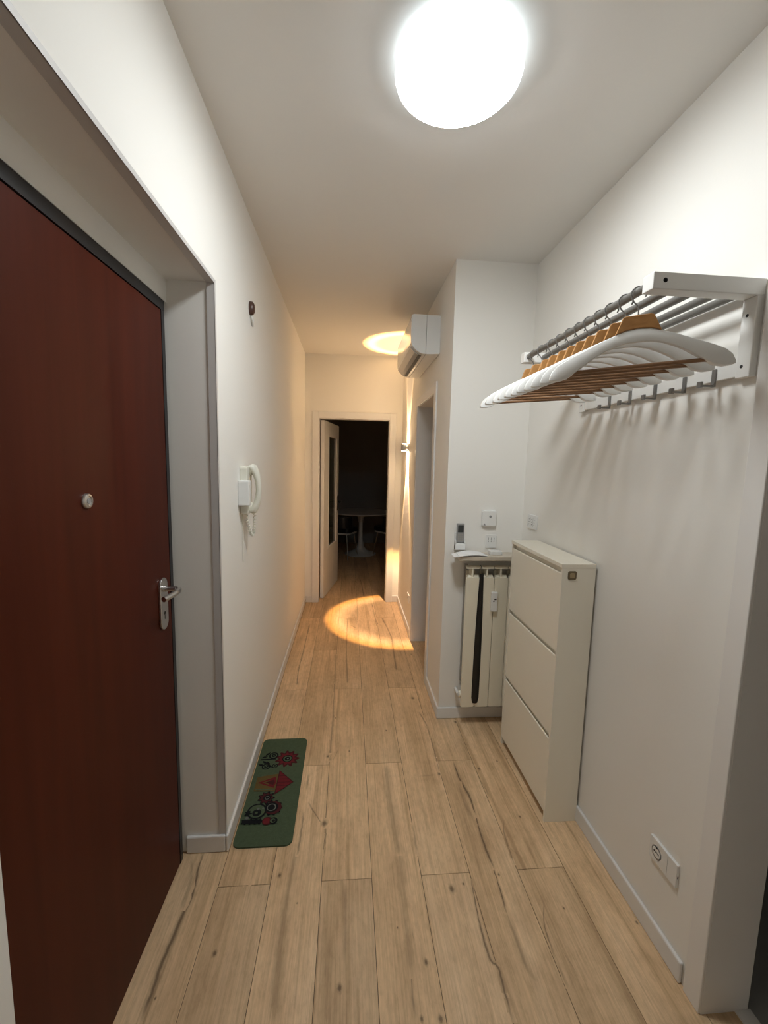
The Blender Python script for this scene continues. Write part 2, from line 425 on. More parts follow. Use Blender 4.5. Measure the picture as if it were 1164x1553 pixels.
b = B(); b.box(-.80, 1.225, -.85, -.75, 0, H)
struct('wall_behind', b, 'wall', 'white wall closing the hallway behind the camera', 'wall')
# unlit rooms beyond the doorways
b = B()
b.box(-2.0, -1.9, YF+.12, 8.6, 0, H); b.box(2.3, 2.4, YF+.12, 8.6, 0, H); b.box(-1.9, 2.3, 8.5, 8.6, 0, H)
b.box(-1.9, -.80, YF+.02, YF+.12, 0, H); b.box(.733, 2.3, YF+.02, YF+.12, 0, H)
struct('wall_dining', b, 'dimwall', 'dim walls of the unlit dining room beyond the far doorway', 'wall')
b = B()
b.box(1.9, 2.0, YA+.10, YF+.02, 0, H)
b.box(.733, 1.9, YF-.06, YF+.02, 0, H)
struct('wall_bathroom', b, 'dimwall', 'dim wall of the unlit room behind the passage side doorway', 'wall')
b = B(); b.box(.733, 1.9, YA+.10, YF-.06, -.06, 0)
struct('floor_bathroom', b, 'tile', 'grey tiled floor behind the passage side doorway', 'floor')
b = B()
b.box(3.0, 3.1, -1.0, 2.4, 0, H); b.box(1.225, 3.1, -1.1, -1.0, 0, H); b.box(1.225, 3.1, 2.4, 2.5, 0, H)
struct('wall_side_room', b, 'sidewall', 'dim walls of the unlit room behind the right-hand doorway', 'wall')

# skirting boards
def skirt(name, label, runs):
    b = B(); hb, t = .076, .013
    for x0, x1, y0, y1 in runs: b.box(x0, x1, y0, y1, 0, hb)
    struct(name, b, 'trim', label, 'baseboard', bevel=.006)
skirt('baseboard_left', 'white skirting board along the foot of the long left wall', [(XL, XL+.013, YD1-.013, YF-.013), (-.648, XL, YD1-.013, YD1)])
skirt('baseboard_near', 'white skirting board on the left wall before the entrance door', [(XL, XL+.013, -.75, YD0)])
skirt('baseboard_right', 'white skirting board along the foot of the right wall', [(XR-.013, XR, 1.080, YA-.013)])
skirt('baseboard_alcove', 'white skirting board below the radiator', [(XP-.013, XR, YA-.013, YA)])
skirt('baseboard_passage', 'white skirting board on the passage wall before the side doorway', [(XP-.013, XP, YA, 2.915)])
skirt('baseboard_corridor', 'white skirting board on the passage wall past the side doorway', [(XP-.013, XP, 3.775, YF-.013)])
skirt('baseboard_far', 'short white skirting pieces either side of the far doorway', [(XL+.013, -.408, YF-.013, YF), (.52, XP, YF-.013, YF)])

# edge profile round the entrance recess
b = B()
b.box(XL-.026, XL+.0015, YD1-.004, YD1+.0005, .076, SOFF+.004)
b.box(XL-.026, XL+.0015, YD0, YD1, SOFF-.004, SOFF+.0005)
b.box(XL, XL+.0025, YD1-.004, YD1+.010, .076, SOFF+.010)
b.box(XL, XL+.0025, YD0, YD1-.004, SOFF-.004, SOFF+.010)
struct('trim_1', b, 'profile', 'thin grey edge profile framing the entrance door recess', 'trim')

# ------------------------------------------------------------------ door_1: entrance
d = thing('door_1', 'dark mahogany entrance door in the recess of the left wall', 'door', loc=(XD-.025, 1.10, 0), kind='structure')
b = B(); b.box(XD-.045, XD, .600, 1.588, .004, 2.133)
leaf = part('door_leaf', b, 'mahogany', d, bevel=.002)
b = B(); b.box(XD-.06, XD+.002, .590, 1.613, 2.136, 2.170); b.box(XD-.06, XD+.001, 1.590, 1.613, .002, 2.136); b.box(XD-.06, XD-.046, .60, 1.588, .004, 2.133)
part('door_frame', b, 'blackframe', d, label='black steel door frame')
b = B(); b.lathe([(.0195, -.655), (.0195, -.651), (.0175, -.648), (.012, -.6465), (.011, -.6485), (.001, -.6482)], 32, (0, 1.113, 1.514), 'x')
pe = part('peephole', b, 'steel', leaf, label='round steel peephole')
b = B(); b.lathe([(.008, -.6484), (.007, -.6470), (.001, -.6466)], 24, (0, 1.113, 1.514), 'x'); part('peephole_lens', b, 'grey', pe, label='grey lens')
# backplate with rounded ends, lever, keyhole
b = B()
prof = [(1.514+.029*math.cos(a), 1.176+.029*math.sin(a)) for a in [PI*i/12 for i in range(13)]] + [(1.514+.029*math.cos(a), 1.046+.029*math.sin(a)) for a in [PI+PI*i/12 for i in range(13)]]
b.prism(prof, 'x', XD, XD+.009)
hp = part('handle_plate', b, 'steel', leaf, bevel=.002, label='long steel backplate with rounded ends')
b = B()
b.lathe([(.011, XD+.006), (.011, XD+.02)], 20, (0, 1.512, 1.166), 'x')
path = [(XD+.008, 1.512, 1.166), (XD+.035, 1.513, 1.166), (XD+.052, 1.511, 1.166), (XD+.063, 1.503, 1.165), (XD+.066, 1.490, 1.164), (XD+.063, 1.468, 1.162), (XD+.056, 1.440, 1.160), (XD+.048, 1.415, 1.158)]
b.tube(path, [.0088, .0088, .0094, .0098, .0098, .0096, .0094, .0092], 14)
part('lever_handle', b, 'steel', hp)
b = B()
b.lathe([(.006, XD+.0088), (.006, XD+.0096)], 18, (0, 1.512, 1.078), 'x'); b.box(XD+.0088, XD+.0095, 1.5095, 1.5145, 1.055, 1.075)
part('keyhole', b, 'dark', hp, label='black keyhole')

# ------------------------------------------------------------------ door_2: side doorway of the passage
d = thing('door_2', 'open white framed doorway in the passage wall below the air conditioner', 'doorway', loc=(XP, 3.34, 0), kind='structure')
b = B()
b.box(XP-.012, XP, 2.915, 2.985, 0, 2.187); b.box(XP-.012, XP, 3.705, 3.772, 0, 2.187); b.box(XP-.012, XP, 2.985, 3.705, 2.117, 2.187)
part('architrave', b, 'trim', d, bevel=.003)
b = B()
b.box(XP-.001, .735, 2.972, 2.988, 0, 2.117); b.box(XP-.001, .735, 3.700, 3.715, 0, 2.117); b.box(XP-.001, .735, 2.988, 3.700, 2.112, 2.125)
part('jamb_lining', b, 'jamb', d, label='grey jamb lining')
b = B(); b.box(.7205, .7345, 3.6975, 3.7005, .985, 1.165); part('strike_plate', b, 'dark', d, label='black strike plate')

# ------------------------------------------------------------------ door_3: far doorway with an open glazed leaf
d = thing('door_3', 'white glazed door standing open into the dark dining room', 'door', loc=(-.33, 4.93, 0), kind='structure')
b = B()
b.box(-.408, -.340, YF-.014, YF, 0, 2.176); b.box(.450, .522, YF-.014, YF, 0, 2.176); b.box(-.340, .450, YF-.014, YF, 2.106, 2.176)
part('architrave', b, 'trim', d, bevel=.003)
b = B()
b.box(-.346, -.334, YF-.001, YF+.12, 0, 2.106); b.box(.444, .456, YF-.001, YF+.12, 0, 2.106); b.box(-.334, .444, YF-.001, YF+.12, 2.100, 2.112)
part('jamb_lining', b, 'trim', d)
mx = Matrix.Translation((-.325, 4.935, 0)) @ Matrix.Rotation(math.radians(79.4), 4, 'Z')
b = B(); zb, zt, u0, u1, Wd = .56, 1.945, .215, .70, .80
for q in ((0, u0, .008, 2.092), (u1, Wd, .008, 2.092), (u0, u1, .008, zb), (u0, u1, zt, 2.092)): b.box(q[0], q[1], -.040, 0, q[2], q[3], mx)
lf = part('door_leaf', b, 'trim', d)
b = B()
for q in ((u0, u0+.022, zb, zt), (u1-.022, u1, zb, zt), (u0+.022, u1-.022, zb, zb+.022), (u0+.022, u1-.022, zt-.022, zt)): b.box(q[0], q[1], -.044, .003, q[2], q[3], mx)
part('glazing_bead', b, 'trim', lf, bevel=.002)
b = B(); b.box(u0+.02, u1-.02, -.024, -.018, zb+.02, zt-.02, mx)
part('glass_pane', b, 'glass', lf, label='dark reflecting glass pane')
b = B(); b.box(.735, .775, -.048, -.040, .98, 1.18, mx); b.tube([mx @ Vector(q) for q in ((.755, -.04, 1.10), (.755, -.085, 1.10), (.74, -.092, 1.10), (.64, -.092, 1.10))], .009, 10)
part('handle', b, 'black', lf, label='black lever handle')

# ------------------------------------------------------------------ door_4: doorway at the right edge
d = thing('door_4', 'grey lined doorway opening at the right edge of the photo', 'doorway', loc=(XR+.07, .56, 0), kind='structure')
b = B()
b.box(XR-.010, XR, 1.006, 1.066, 0, 2.165); b.box(XR-.010, XR, .04, .112, 0, 2.165); b.box(XR-.010, XR, .112, 1.006, 2.095, 2.165)
part('architrave', b, 'jamb', d, bevel=.003)
b = B()
b.box(XR-.002, 1.227, 1.005, 1.0175, 0, 2.10); b.box(XR-.002, 1.227, .099, .112, 0, 2.10); b.box(XR-.002, 1.227, .112, 1.005, 2.088, 2.101)
part('jamb_lining', b, 'jamb', d)
b = B(); b.box(1.185, 1.235, .112, 1.005, 0, .005); part('threshold', b, 'jamb', d, label='flat light threshold strip')

# ================================================================== lamps
t = thing('ceiling_lamp', 'large round glowing ceiling lamp with opal diffuser', 'ceiling lamp', loc=(.300, 1.346, H))
c = (.300, 1.346, 0)
b = B(); b.lathe([(.150, H), (.150, H-.012), (.176, H-.014), (.183, H-.024), (.184, H-.040), (.181, H-.050), (.176, H-.052), (.170, H-.048), (.170, H-.02)], 72, c)
part('lamp_rim', b, 'lampshell', t, label='white glowing rim')
b = B(); b.lathe([(.176, H-.050), (.174, H-.055), (.166, H-.059), (.14, H-.063), (.10, H-.066), (.06, H-.068), (.02, H-.069), (.001, H-.0691)], 72, c)
part('diffuser', b, 'lampglow', t, label='bright opal diffuser')

wx, wy, wz = .553, 4.30, 1.785
t = thing('wall_lamp', 'small round up-and-down wall lamp past the side doorway', 'wall lamp', loc=(XP, wy, wz))
b = B(); b.tube([(wx, wy, wz-.035), (wx, wy, wz+.035)], .030, 28)
bd = part('lamp_body', b, 'steel', t, bevel=.003)
b = B(); b.lathe([(.028, .553), (.028, .585), (.040, .588), (.040, XP)], 28, (0, wy, wz), 'x'); part('wall_plate', b, 'steel', t)
for z in (wz+.0355, wz-.0355):
    b = B(); b.lathe([(.022, z-.0007), (.022, z+.0007)], 24, (wx, wy, 0)); part('lens', b, 'warmglow', t, label='warm glowing lens')
def beam(name, up, power):
    l = bpy.data.lights.new(name, 'SPOT'); o = bpy.data.objects.new(name, l); COL.objects.link(o)
    l.energy = power; l.color = (1, 1, 1); l.spot_size = math.radians(50); l.spot_blend = .12; l.shadow_soft_size = .012
    # the reflector throws a brighter amber ring round a paler centre
    l.use_nodes = True; N = l.node_tree.nodes; L = l.node_tree.links
    em = N['Emission']; tc = N.new('ShaderNodeTexCoord'); sx = N.new('ShaderNodeSeparateXYZ'); L.new(tc.outputs['Normal'], sx.inputs[0])
    ab = N.new('ShaderNodeMath'); ab.operation = 'ABSOLUTE'; L.new(sx.outputs['Z'], ab.inputs[0])
    ac = N.new('ShaderNodeMath'); ac.operation = 'ARCCOSINE'; L.new(ab.outputs[0], ac.inputs[0])
    mr = N.new('ShaderNodeMapRange'); mr.inputs['From Min'].default_value = 0; mr.inputs['From Max'].default_value = math.radians(25)
    L.new(ac.outputs[0], mr.inputs[0])
    rp = N.new('ShaderNodeValToRGB'); e = rp.color_ramp.elements
    e[0].position = 0; e[0].color = (.48, .33, .23, 1); e[1].position = 1; e[1].color = (.9, .38, .06, 1)
    for p_, c_ in ((.64, (.52, .36, .24)), (.82, (1.7, 1.15, .66)), (.91, (1.8, 1.0, .30))):
        q = e.new(p_); q.color = (*c_, 1)
    L.new(mr.outputs[0], rp.inputs[0]); L.new(rp.outputs[0], em.inputs['Color'])
    o.location = (wx-XP, 0, .040 if up else -.040); o.rotation_euler = (PI, 0, 0) if up else (0, 0, 0)
    o.parent = t
beam('uplight', True, SPOT_UP); beam('downlight', False, SPOT_DOWN)

# ================================================================== air conditioner
t = thing('air_conditioner', 'white split air conditioner high on the passage wall', 'air conditioner', loc=(XP, 3.29, 2.36))
y0, y1 = 2.890, 3.690
b = B(); b.prism([(.500, 2.352), (.590, 2.357), (.593, 2.365), (.593, 2.600), (.590, 2.603), (.500, 2.603)], 'y', y0, y1)
b.box(.43, .50, y0+.01, y1-.01, 2.40, 2.59)
part('housing', b, 'acwhite', t, bevel=.004)
b = B()
b.prism([(.4985, 2.605), (.4985, 2.353), (.478, 2.354), (.455, 2.362), (.430, 2.378), (.408, 2.402), (.398, 2.428), (.396, 2.46), (.396, 2.585), (.401, 2.600), (.412, 2.605)], 'y', y0, y1)
part('front_panel', b, 'acwhite', t, bevel=.003)
b = B()
b.prism([(.402, 2.407), (.430, 2.374), (.448, 2.3615), (.4535, 2.3595), (.4525, 2.3555), (.446, 2.3575), (.428, 2.370), (.3985, 2.403)], 'y', y0+.035, y1-.035)
part('air_flap', b, 'acflap', t, label='grey louvre flap under the front')
b = B(); b.prism([(.455, 2.3600), (.474, 2.3540), (.474, 2.3515), (.455, 2.3565)], 'y', y0+.05, y1-.05)
part('air_slot', b, 'dark', t, label='black air outlet slot')
b = B(); b.box(.476, .482, y0+.03, y1-.03, 2.3500, 2.3540); part('lower_lip', b, 'acwhite', t)

# ================================================================== things on the left wall
t = thing('door_intercom', 'cream door intercom with handset on the left wall', 'intercom', loc=(XL, 2.0, 1.50))
b = B(); b.prism(rrect(1.958, 2.050, 1.376, 1.596, .012), 'x', XL, XL+.034)
part('base_plate', b, 'cream', t, bevel=.004)
b = B(); b.prism(rrect(1.922, 1.966, 1.420, 1.534, .006), 'x', XL, XL+.050)
part('cover_box', b, 'white', t, bevel=.004, label='white plastic box on the near side')
b = B()
hs = [(XL+.036, 2.02, 1.594), (XL+.046, 2.02, 1.588), (XL+.060, 2.02, 1.564), (XL+.069, 2.02, 1.528), (XL+.072, 2.02, 1.490), (XL+.069, 2.02, 1.452), (XL+.060, 2.02, 1.416), (XL+.046, 2.02, 1.394), (XL+.036, 2.02, 1.388)]
b.tube(hs, [.018, .021, .0165, .0135, .0130, .0135, .0165, .021, .018], 16, flat=1.45)
b.lathe([(.024, XL+.030), (.025, XL+.040), (.018, XL+.046)], 24, (0, 2.02, 1.578), 'x')
b.lathe([(.024, XL+.030), (.025, XL+.040), (.018, XL+.046)], 24, (0, 2.02, 1.404), 'x')
part('handset', b, 'cream', t)
b = B(); pth = []
for i in range(241):
    s = i/240; a = s*2*PI*26
    # the loop hangs from the handset and comes back to the base plate
    cy = 2.035 + .030*math.sin(PI*s) - .045*s; cz = 1.385 - .118*math.sin(PI*s)**.8; cx = XL+.050 - .030*s
    pth.append((cx+.0065*math.cos(a), cy+.0065*math.sin(a), cz + .002*math.sin(a)))
b.tube(pth, .0024, 6); part('coiled_cord', b, 'cream', t)
b = B(); b.tube([(XL+.004, 1.985, 1.380), (XL+.004, 1.987, 1.30), (XL+.003, 1.99, 1.20), (XL+.002, 1.992, 1.15)], .0018, 6)
part('cable', b, 'cream', t, label='thin cable running down the wall')

t = thing('wall_bell', 'small dark brown oval fitting high on the left wall', 'wall fitting', loc=(XL, 2.20, 2.36))
b = B(); mx = Matrix.Translation((0, 2.20, 2.356)) @ Matrix.Scale(1.45, 4, (0, 0, 1))
b.lathe([(.022, XL), (.023, XL+.006), (.021, XL+.016), (.014, XL+.023), (.006, XL+.025), (.0005, XL+.025)], 32, (0, 0, 0), 'x', mx)
part('cap', b, 'brown', t)
b = B(); b.tube([(XL+.006, 2.207, 2.326), (XL+.010, 2.212, 2.310), (XL+.009, 2.228, 2.298), (XL+.004, 2.248, 2.288)], .0058, 8)
part('wire_stub', b, 'white', t, label='bent white wire stub')

# ================================================================== doormat
t = B(); z1 = .007
t.prism(rrect(-.470, -.221, 1.644, 2.346, .030), 'z', 0.0, z1)
lev = [z1+.0003]
def pat(slot, pts):
    t.slot = slot; t.poly(pts, lev[0]); lev[0] += .00006
def disc(slot, cx, cy, r, n=24, sx=1.0, sy=1.0): pat(slot, [(cx+r*sx*math.cos(2*PI*i/n), cy+r*sy*math.sin(2*PI*i/n)) for i in range(n)])
def flower(slot, cx, cy, r, k, dip=.68):
    pts = []
    for i in range(k*6):
        a = 2*PI*i/(k*6); rr = r*(dip+(1-dip)*(.5+.5*math.cos(k*a))); pts.append((cx+rr*math.cos(a), cy+rr*math.sin(a)))
    pat(slot, pts)
G, R_, D, K, O, W_ = 0, 1, 2, 3, 4, 5
flower(D, -.314, 2.176, .067, 11, .72); flower(R_, -.314, 2.176, .050, 11, .72); disc(K, -.314, 2.176, .028); disc(G, -.314, 2.176, .022); disc(K, -.314, 2.176, .014); disc(W_, -.312, 2.176, .005)
# stem and leaves of the red flower
pat(K, [(-.455, 2.168), (-.375, 2.172), (-.375, 2.180), (-.455, 2.178)])
for x, y, r in ((-.392, 2.203, .026), (-.372, 2.122, .016), (-.418, 2.118, .022)):
    disc(K, x, y, r); disc(G, x, y, r*.68); disc(K, x, y, r*.45); disc(G, x+.001, y, r*.15)
for x, y, a in ((-.425, 2.215, 50), (-.440, 2.190, 20), (-.43, 2.150, -40), (-.445, 2.13, -20), (-.41, 2.14, -60), (-.40, 2.12, -30)):
    ca, sa = math.cos(math.radians(a)), math.sin(math.radians(a))
    pat(K, [(x+.020*u*ca-.008*v*sa, y+.020*u*sa+.008*v*ca) for u, v in ((-1, 0), (0, 1), (1, 0), (0, -1))])
# the little house, its roof pointing to the hallway
pat(O, [(-.446, 1.948), (-.342, 1.944), (-.342, 2.062), (-.446, 2.042)])
pat(G, [(-.440, 1.955), (-.346, 1.952), (-.346, 1.960), (-.440, 1.962)])
pat(R_, [(-.438, 2.003), (-.352, 1.966), (-.345, 2.003), (-.352, 2.042)])
pat(O, [(-.415, 2.003), (-.380, 1.988), (-.380, 2.018)]); pat(D, [(-.400, 2.003), (-.358, 1.985), (-.352, 2.003), (-.358, 2.022)])
pat(D, [(-.342, 1.922), (-.258, 2.000), (-.342, 2.088)]); pat(R_, [(-.337, 1.932), (-.266, 2.000), (-.337, 2.078)])
for i in range(5):
    y = 1.955+.022*i; xr = -.300 if i in (0, 4) else (-.285 if i in (1, 3) else -.275)
    pat(D, [(-.337, y), (xr, y), (xr, y+.004), (-.337, y+.004)])
# dark flowers below the house
flower(K, -.376, 1.903, .042, 9); flower(D, -.376, 1.903, .034, 9); disc(K, -.372, 1.903, .018); disc(W_, -.372, 1.903, .011); disc(K, -.372, 1.903, .008)
flower(K, -.335, 1.842, .046, 10, .8); disc(D, -.332, 1.842, .038); disc(K, -.340, 1.844, .030); disc(W_, -.340, 1.844, .021); disc(K, -.341, 1.844, .017)
disc(K, -.404, 1.825, .044); disc(G, -.404, 1.825, .036); disc(K, -.402, 1.816, .020); disc(W_, -.400, 1.838, .006); disc(W_, -.378, 1.840, .005); disc(G, -.404, 1.815, .007)
for x in (-.446, -.424, -.402, -.382): flower(K, x, 1.768, .0175, 5, .6)
flower(K, -.440, 1.812, .018, 5, .5); disc(W_, -.440, 1.788, .008)
disc(D, -.347, 1.768, .022); disc(R_, -.350, 1.768, .016); disc(K, -.318, 1.768, .018); disc(G, -.322, 1.768, .012); disc(K, -.318, 1.768, .007)
tag(link('doormat', t, ['matgreen', 'matred', 'matdarkred', 'matblack', 'matochre', 'matgrey'], None), 'green doormat with a red house and flowers beside the left wall', 'doormat')

# ================================================================== shoe cabinet
CX0, CX1, CY0, CY1, CZ = .914, 1.066, 1.700, 2.265, 1.214
t = thing('shoe_cabinet', 'tall slim white three-flap shoe cabinet against the right wall', 'shoe cabinet', loc=(.99, 1.98, 0))
b = B(); b.box(CX0+.001, CX1, CY0, CY0+.014, 0, CZ-.018); b.box(CX0+.001, CX1, CY1-.014, CY1, 0, CZ-.018)
b.box(CX1-.006, CX1, CY0+.014, CY1-.014, .02, CZ-.018); b.box(CX0+.019, CX0+.024, CY0+.014, CY1-.014, .03, CZ-.018)
for z in (.026, .424, .812): b.box(CX0+.028, CX1-.006, CY0+.014, CY1-.014, z-.012, z)
part('carcass', b, 'cabinet', t, bevel=.001)
b = B(); b.box(CX0-.002, CX1, CY0-.001, CY1+.001, CZ-.018, CZ); part('top_board', b, 'cabinet', t, bevel=.0015)
for z0, z1 in ((.044, .404), (.424, .800), (.820, 1.172)):
    b = B()
    b.prism([(CX0+.020, z0), (CX0+.002, z0), (CX0+.002, z1-.004), (CX0+.006, z1), (CX0+.020, z1-.012)], 'y', CY0+.0155, CY1-.0155)
    part('flap_door', b, 'cabinet', t, bevel=.001)
b = B(); b.prism(rrect(.941, .979, 1.146, 1.184, .008), 'y', CY0-.003, CY0)
bg = part('badge', b, 'badgerim', t, bevel=.001, label='brown square badge with a tan centre')
b = B(); b.prism(rrect(.949, .971, 1.154, 1.176, .006), 'y', CY0-.0034, CY0-.0028); part('badge_centre', b, 'badge', bg)

# ================================================================== radiator niche
t = thing('radiator', 'cream column radiator below the shelf beside the shoe cabinet', 'radiator', loc=(.88, 2.45, .14))
yf, yb = 2.402, 2.492
for i in range(4):
    x0 = .704 + .0865*i; x1 = x0+.0835; b = B()
    b.prism(rrect(x0, x1, .140, .962, .010), 'y', yf, yf+.012)
    xm = (x0+x1)/2
    b.box(xm-.004, xm+.004, yf+.012, yb, .17, 1.018)
    b.box(x0+.012, x1-.004, yf+.040, yf+.047, .17, .965)
    b.prism(rrect(x0+.020, x1-.006, .15, .985, .01), 'y', yb-.010, yb)
    b.tube([(x0-.001, yf+.05, .20), (x1+.002, yf+.05, .20)], .022, 16); b.tube([(x0+.02, yf+.05, .945), (x1+.002, yf+.05, .945)], .024, 16)
    b.prism([(yf+.010, 1.010), (yf+.016, 1.024), (yf+.034, 1.028), (yf+.034, 1.021), (yf+.022, 1.016)], 'x', x0+.001, x1-.001)
    part('element', b, 'radiator', t, bevel=.002)
b = B(); b.box(.718, .738, 2.498, 2.512, .262, 1.020); part('wall_bracket', b, 'radback', t, label='grey strip behind the radiator')
b = B(); b.tube([(.700, yf+.05, .200), (.722, yf+.05, .200)], .016, 14); b.tube([(.700, yf+.05, .2), (.700, yf+.115, .2)], .010, 12)
part('valve', b, 'white', t, label='white valve at the lower left corner')
b = B(); b.prism(rrect(.857, .893, .757, .875, .004), 'y', yf-.022, yf-.001)
hm = part('heat_meter', b, 'white', t, bevel=.003, label='small white heat meter clipped on the front')
b = B(); b.box(.872, .886, yf-.0228, yf-.0215, .829, .836); b.box(.866, .874, yf-.0228, yf-.0215, .818, .822); part('meter_display', b, 'dark', hm)

b = B()   # shoehorn: narrow at the top, wide scoop at the bottom
rows = []
for i in range(25):
    s = i/24; z = .985 - .815*s; wdt = .012 + .011*s + (.004*math.sin(PI*s)); xc = .795 - .004*s
    if i == 24: wdt *= .72
    rows.append((xc, z, wdt))
vs_, fs_ = [], []
for xc, z, wd_ in rows:
    for u, dy in ((-1, 0), (-.55, -.006), (0, -.008), (.55, -.006), (1, 0), (.55, -.0015), (0, -.0035), (-.55, -.0015)):
        vs_.append((xc+u*wd_, yf-.002+dy, z))
for i in range(len(rows)-1):
    for k in range(8): fs_.append((i*8+k, i*8+(k+1) % 8, (i+1)*8+(k+1) % 8, (i+1)*8+k))
fs_ += [tuple(range(8)), tuple(range(len(vs_)-1, len(vs_)-9, -1))]
b._add(vs_, fs_, True)
sh = thing('shoehorn', 'long black shoehorn hanging in front of the radiator', 'shoehorn', loc=(.795, yf-.004, .985))
part('blade', b, 'black', sh)
b = B(); b.tube([(.795, yf-.004, .975), (.795, yf-.002, 1.000), (.795, yf+.010, 1.026), (.795, yf+.03, 1.028), (.795, yf+.034, 1.010)], .0025, 8)
part('hanging_loop', b, 'black', sh)

b = B(); b.box(.652, XR, 2.380, YA, 1.066, 1.092)
tag(link('wall_shelf', b, 'stone', None, bevel=.003), 'beige marble shelf on the wall above the radiator', 'shelf')

# papers overhanging the shelf's left end
def sheet(name, label, pts, z, bow, droop):
    b = B(); n = 12; V = []; F = []
    (ax, ay), (bx_, by), (cx_, cy_), (dx, dy) = pts
    for j in range(n+1):
        for i in range(n+1):
            u, v = i/n, j/n
            x = (ax*(1-u)+bx_*u)*(1-v)+(dx*(1-u)+cx_*u)*v; y = (ay*(1-u)+by*u)*(1-v)+(dy*(1-u)+cy_*u)*v
            dz = bow*math.sin(PI*u)*(.5+.5*v) - droop*max(0, (.652-x)/.05)
            V.append((x, y, z+dz))
    m_ = len(V); V += [(x, y, q-.0012) for x, y, q in V]
    for j in range(n):
        for i in range(n):
            a = j*(n+1)+i; q = (a, a+1, a+n+2, a+n+1); F.append(q); F.append(tuple(k+m_ for k in reversed(q)))
    rim = [i for i in range(n+1)] + [(j+1)*(n+1)-1 for j in range(1, n+1)] + [n*(n+1)+i for i in range(n-1, -1, -1)] + [j*(n+1) for j in range(n-1, 0, -1)]
    for k in range(len(rim)):
        a, c_ = rim[k], rim[(k+1) % len(rim)]; F.append((a, a+m_, c_+m_, c_))
    b._add(V, F, True)
    return tag(link(name, b, 'paper', None), label, 'paper', 'papers on the radiator shelf')
sheet('paper_sheet', 'lower white sheet of paper on the shelf, its corner past the left end', [(.618, 2.372), (.800, 2.385), (.800, 2.495), (.618, 2.470)], 1.0935, .0, .004)
sheet('paper_sheet', 'upper white sheet of paper bowing up on the radiator shelf', [(.648, 2.366), (.822, 2.382), (.812, 2.488), (.652, 2.478)], 1.0965, .012, 0)

t = thing('remote_control', 'grey remote control with dark display standing above the papers', 'remote control', loc=(.674, 2.50, 1.15))
b = B(); b.prism(rrect(.657, .703, 1.155, 1.272, .006), 'y', 2.489, 2.507); bd = part('body', b, 'grey', t, bevel=.003)
b = B(); b.prism(rrect(.663, .697, 1.218, 1.262, .003), 'y', 2.4875, 2.4892); part('display', b, 'screen', bd, label='dark display')
b = B()
for i in range(3):
    for j in range(4): b.box(.664+.012*i, .672+.012*i, 2.4878, 2.4892, 1.165+.012*j, 1.172+.012*j)
part('buttons', b, 'radback', bd)
t = thing('remote_holder', 'white wall cradle holding the grey remote control', 'holder', loc=(.674, YA, 1.14))
b = B(); b.box(.648, .712, 2.509, YA, 1.110, 1.215); b.box(.648, .655, 2.484, 2.509, 1.112, 1.170); b.box(.705, .712, 2.484, 2.509, 1.112, 1.170)
b.box(.648, .712, 2.480, 2.486, 1.112, 1.148); b.box(.648, .712, 2.484, 2.509, 1.112, 1.152)
part('cradle', b, 'white', t, bevel=.002)

t = thing('thermostat', 'square white thermostat on the wall above the shelf', 'thermostat', loc=(.857, YA, 1.30))
b = B(); b.prism(rrect(.812, .900, 1.256, 1.352, .010), 'y', 2.495, YA); tb = part('housing', b, 'white', t, bevel=.004)
b = B(); b.lathe([(.0075, 2.4935), (.0075, 2.496)], 18, (.862, 0, 1.316), 'y'); part('sensor_dot', b, 'grey', tb, label='small dark sensor dot')
b = B(); b.prism([(.822, 1.262), (.834, 1.262), (.828, 1.275)], 'y', 2.4938, 2.496); part('indicator', b, 'grey', tb)

def holes(b, pts, y, r): 
    for x, z in pts: b.lathe([(r, y), (r, y+.002)], 12, (x, 0, z), 'y')
t = thing('wall_socket', 'white socket on the alcove wall just above the shelf', 'wall socket', 'wall sockets', loc=(.876, YA, 1.16))
b = B(); b.prism(rrect(.845, .915, 1.118, 1.200, .006), 'y', 2.512, YA); pl = part('face_plate', b, 'white', t, bevel=.002)
b = B()
for x in (.862, .880, .898): holes(b, [(x, 1.158), (x, 1.169), (x, 1.180)], 2.5112, .0022)
part('socket_holes', b, 'dark', pl, label='three rows of dark holes')
b = B(); b.prism(rrect(.850, .925, 2.425, 2.485, .006), 'z', 1.0925, 1.115)
tag(link('white_box', b, 'white', None, bevel=.003), 'small flat white box on the shelf below the socket', 'box')

t = thing('wall_socket', 'white three-socket plate on the right wall above the shoe cabinet', 'wall socket', 'wall sockets', loc=(XR, 2.37, 1.30))
b = B(); b.prism(rrect(2.312, 2.432, 1.262, 1.345, .004), 'x', XR-.009, XR); pl = part('face_plate', b, 'white', t, bevel=.002)
b = B()
for y in (2.338, 2.372, 2.406):
    for z in (1.287, 1.302, 1.317): b.lathe([(.0028, XR-.0096), (.0028, XR-.0085)], 12, (0, y, z), 'x')
    b.box(XR-.0094, XR-.0088, y+.0165, y+.0172, 1.275, 1.330)
part('socket_holes', b, 'dark', pl, label='three rows of dark holes')

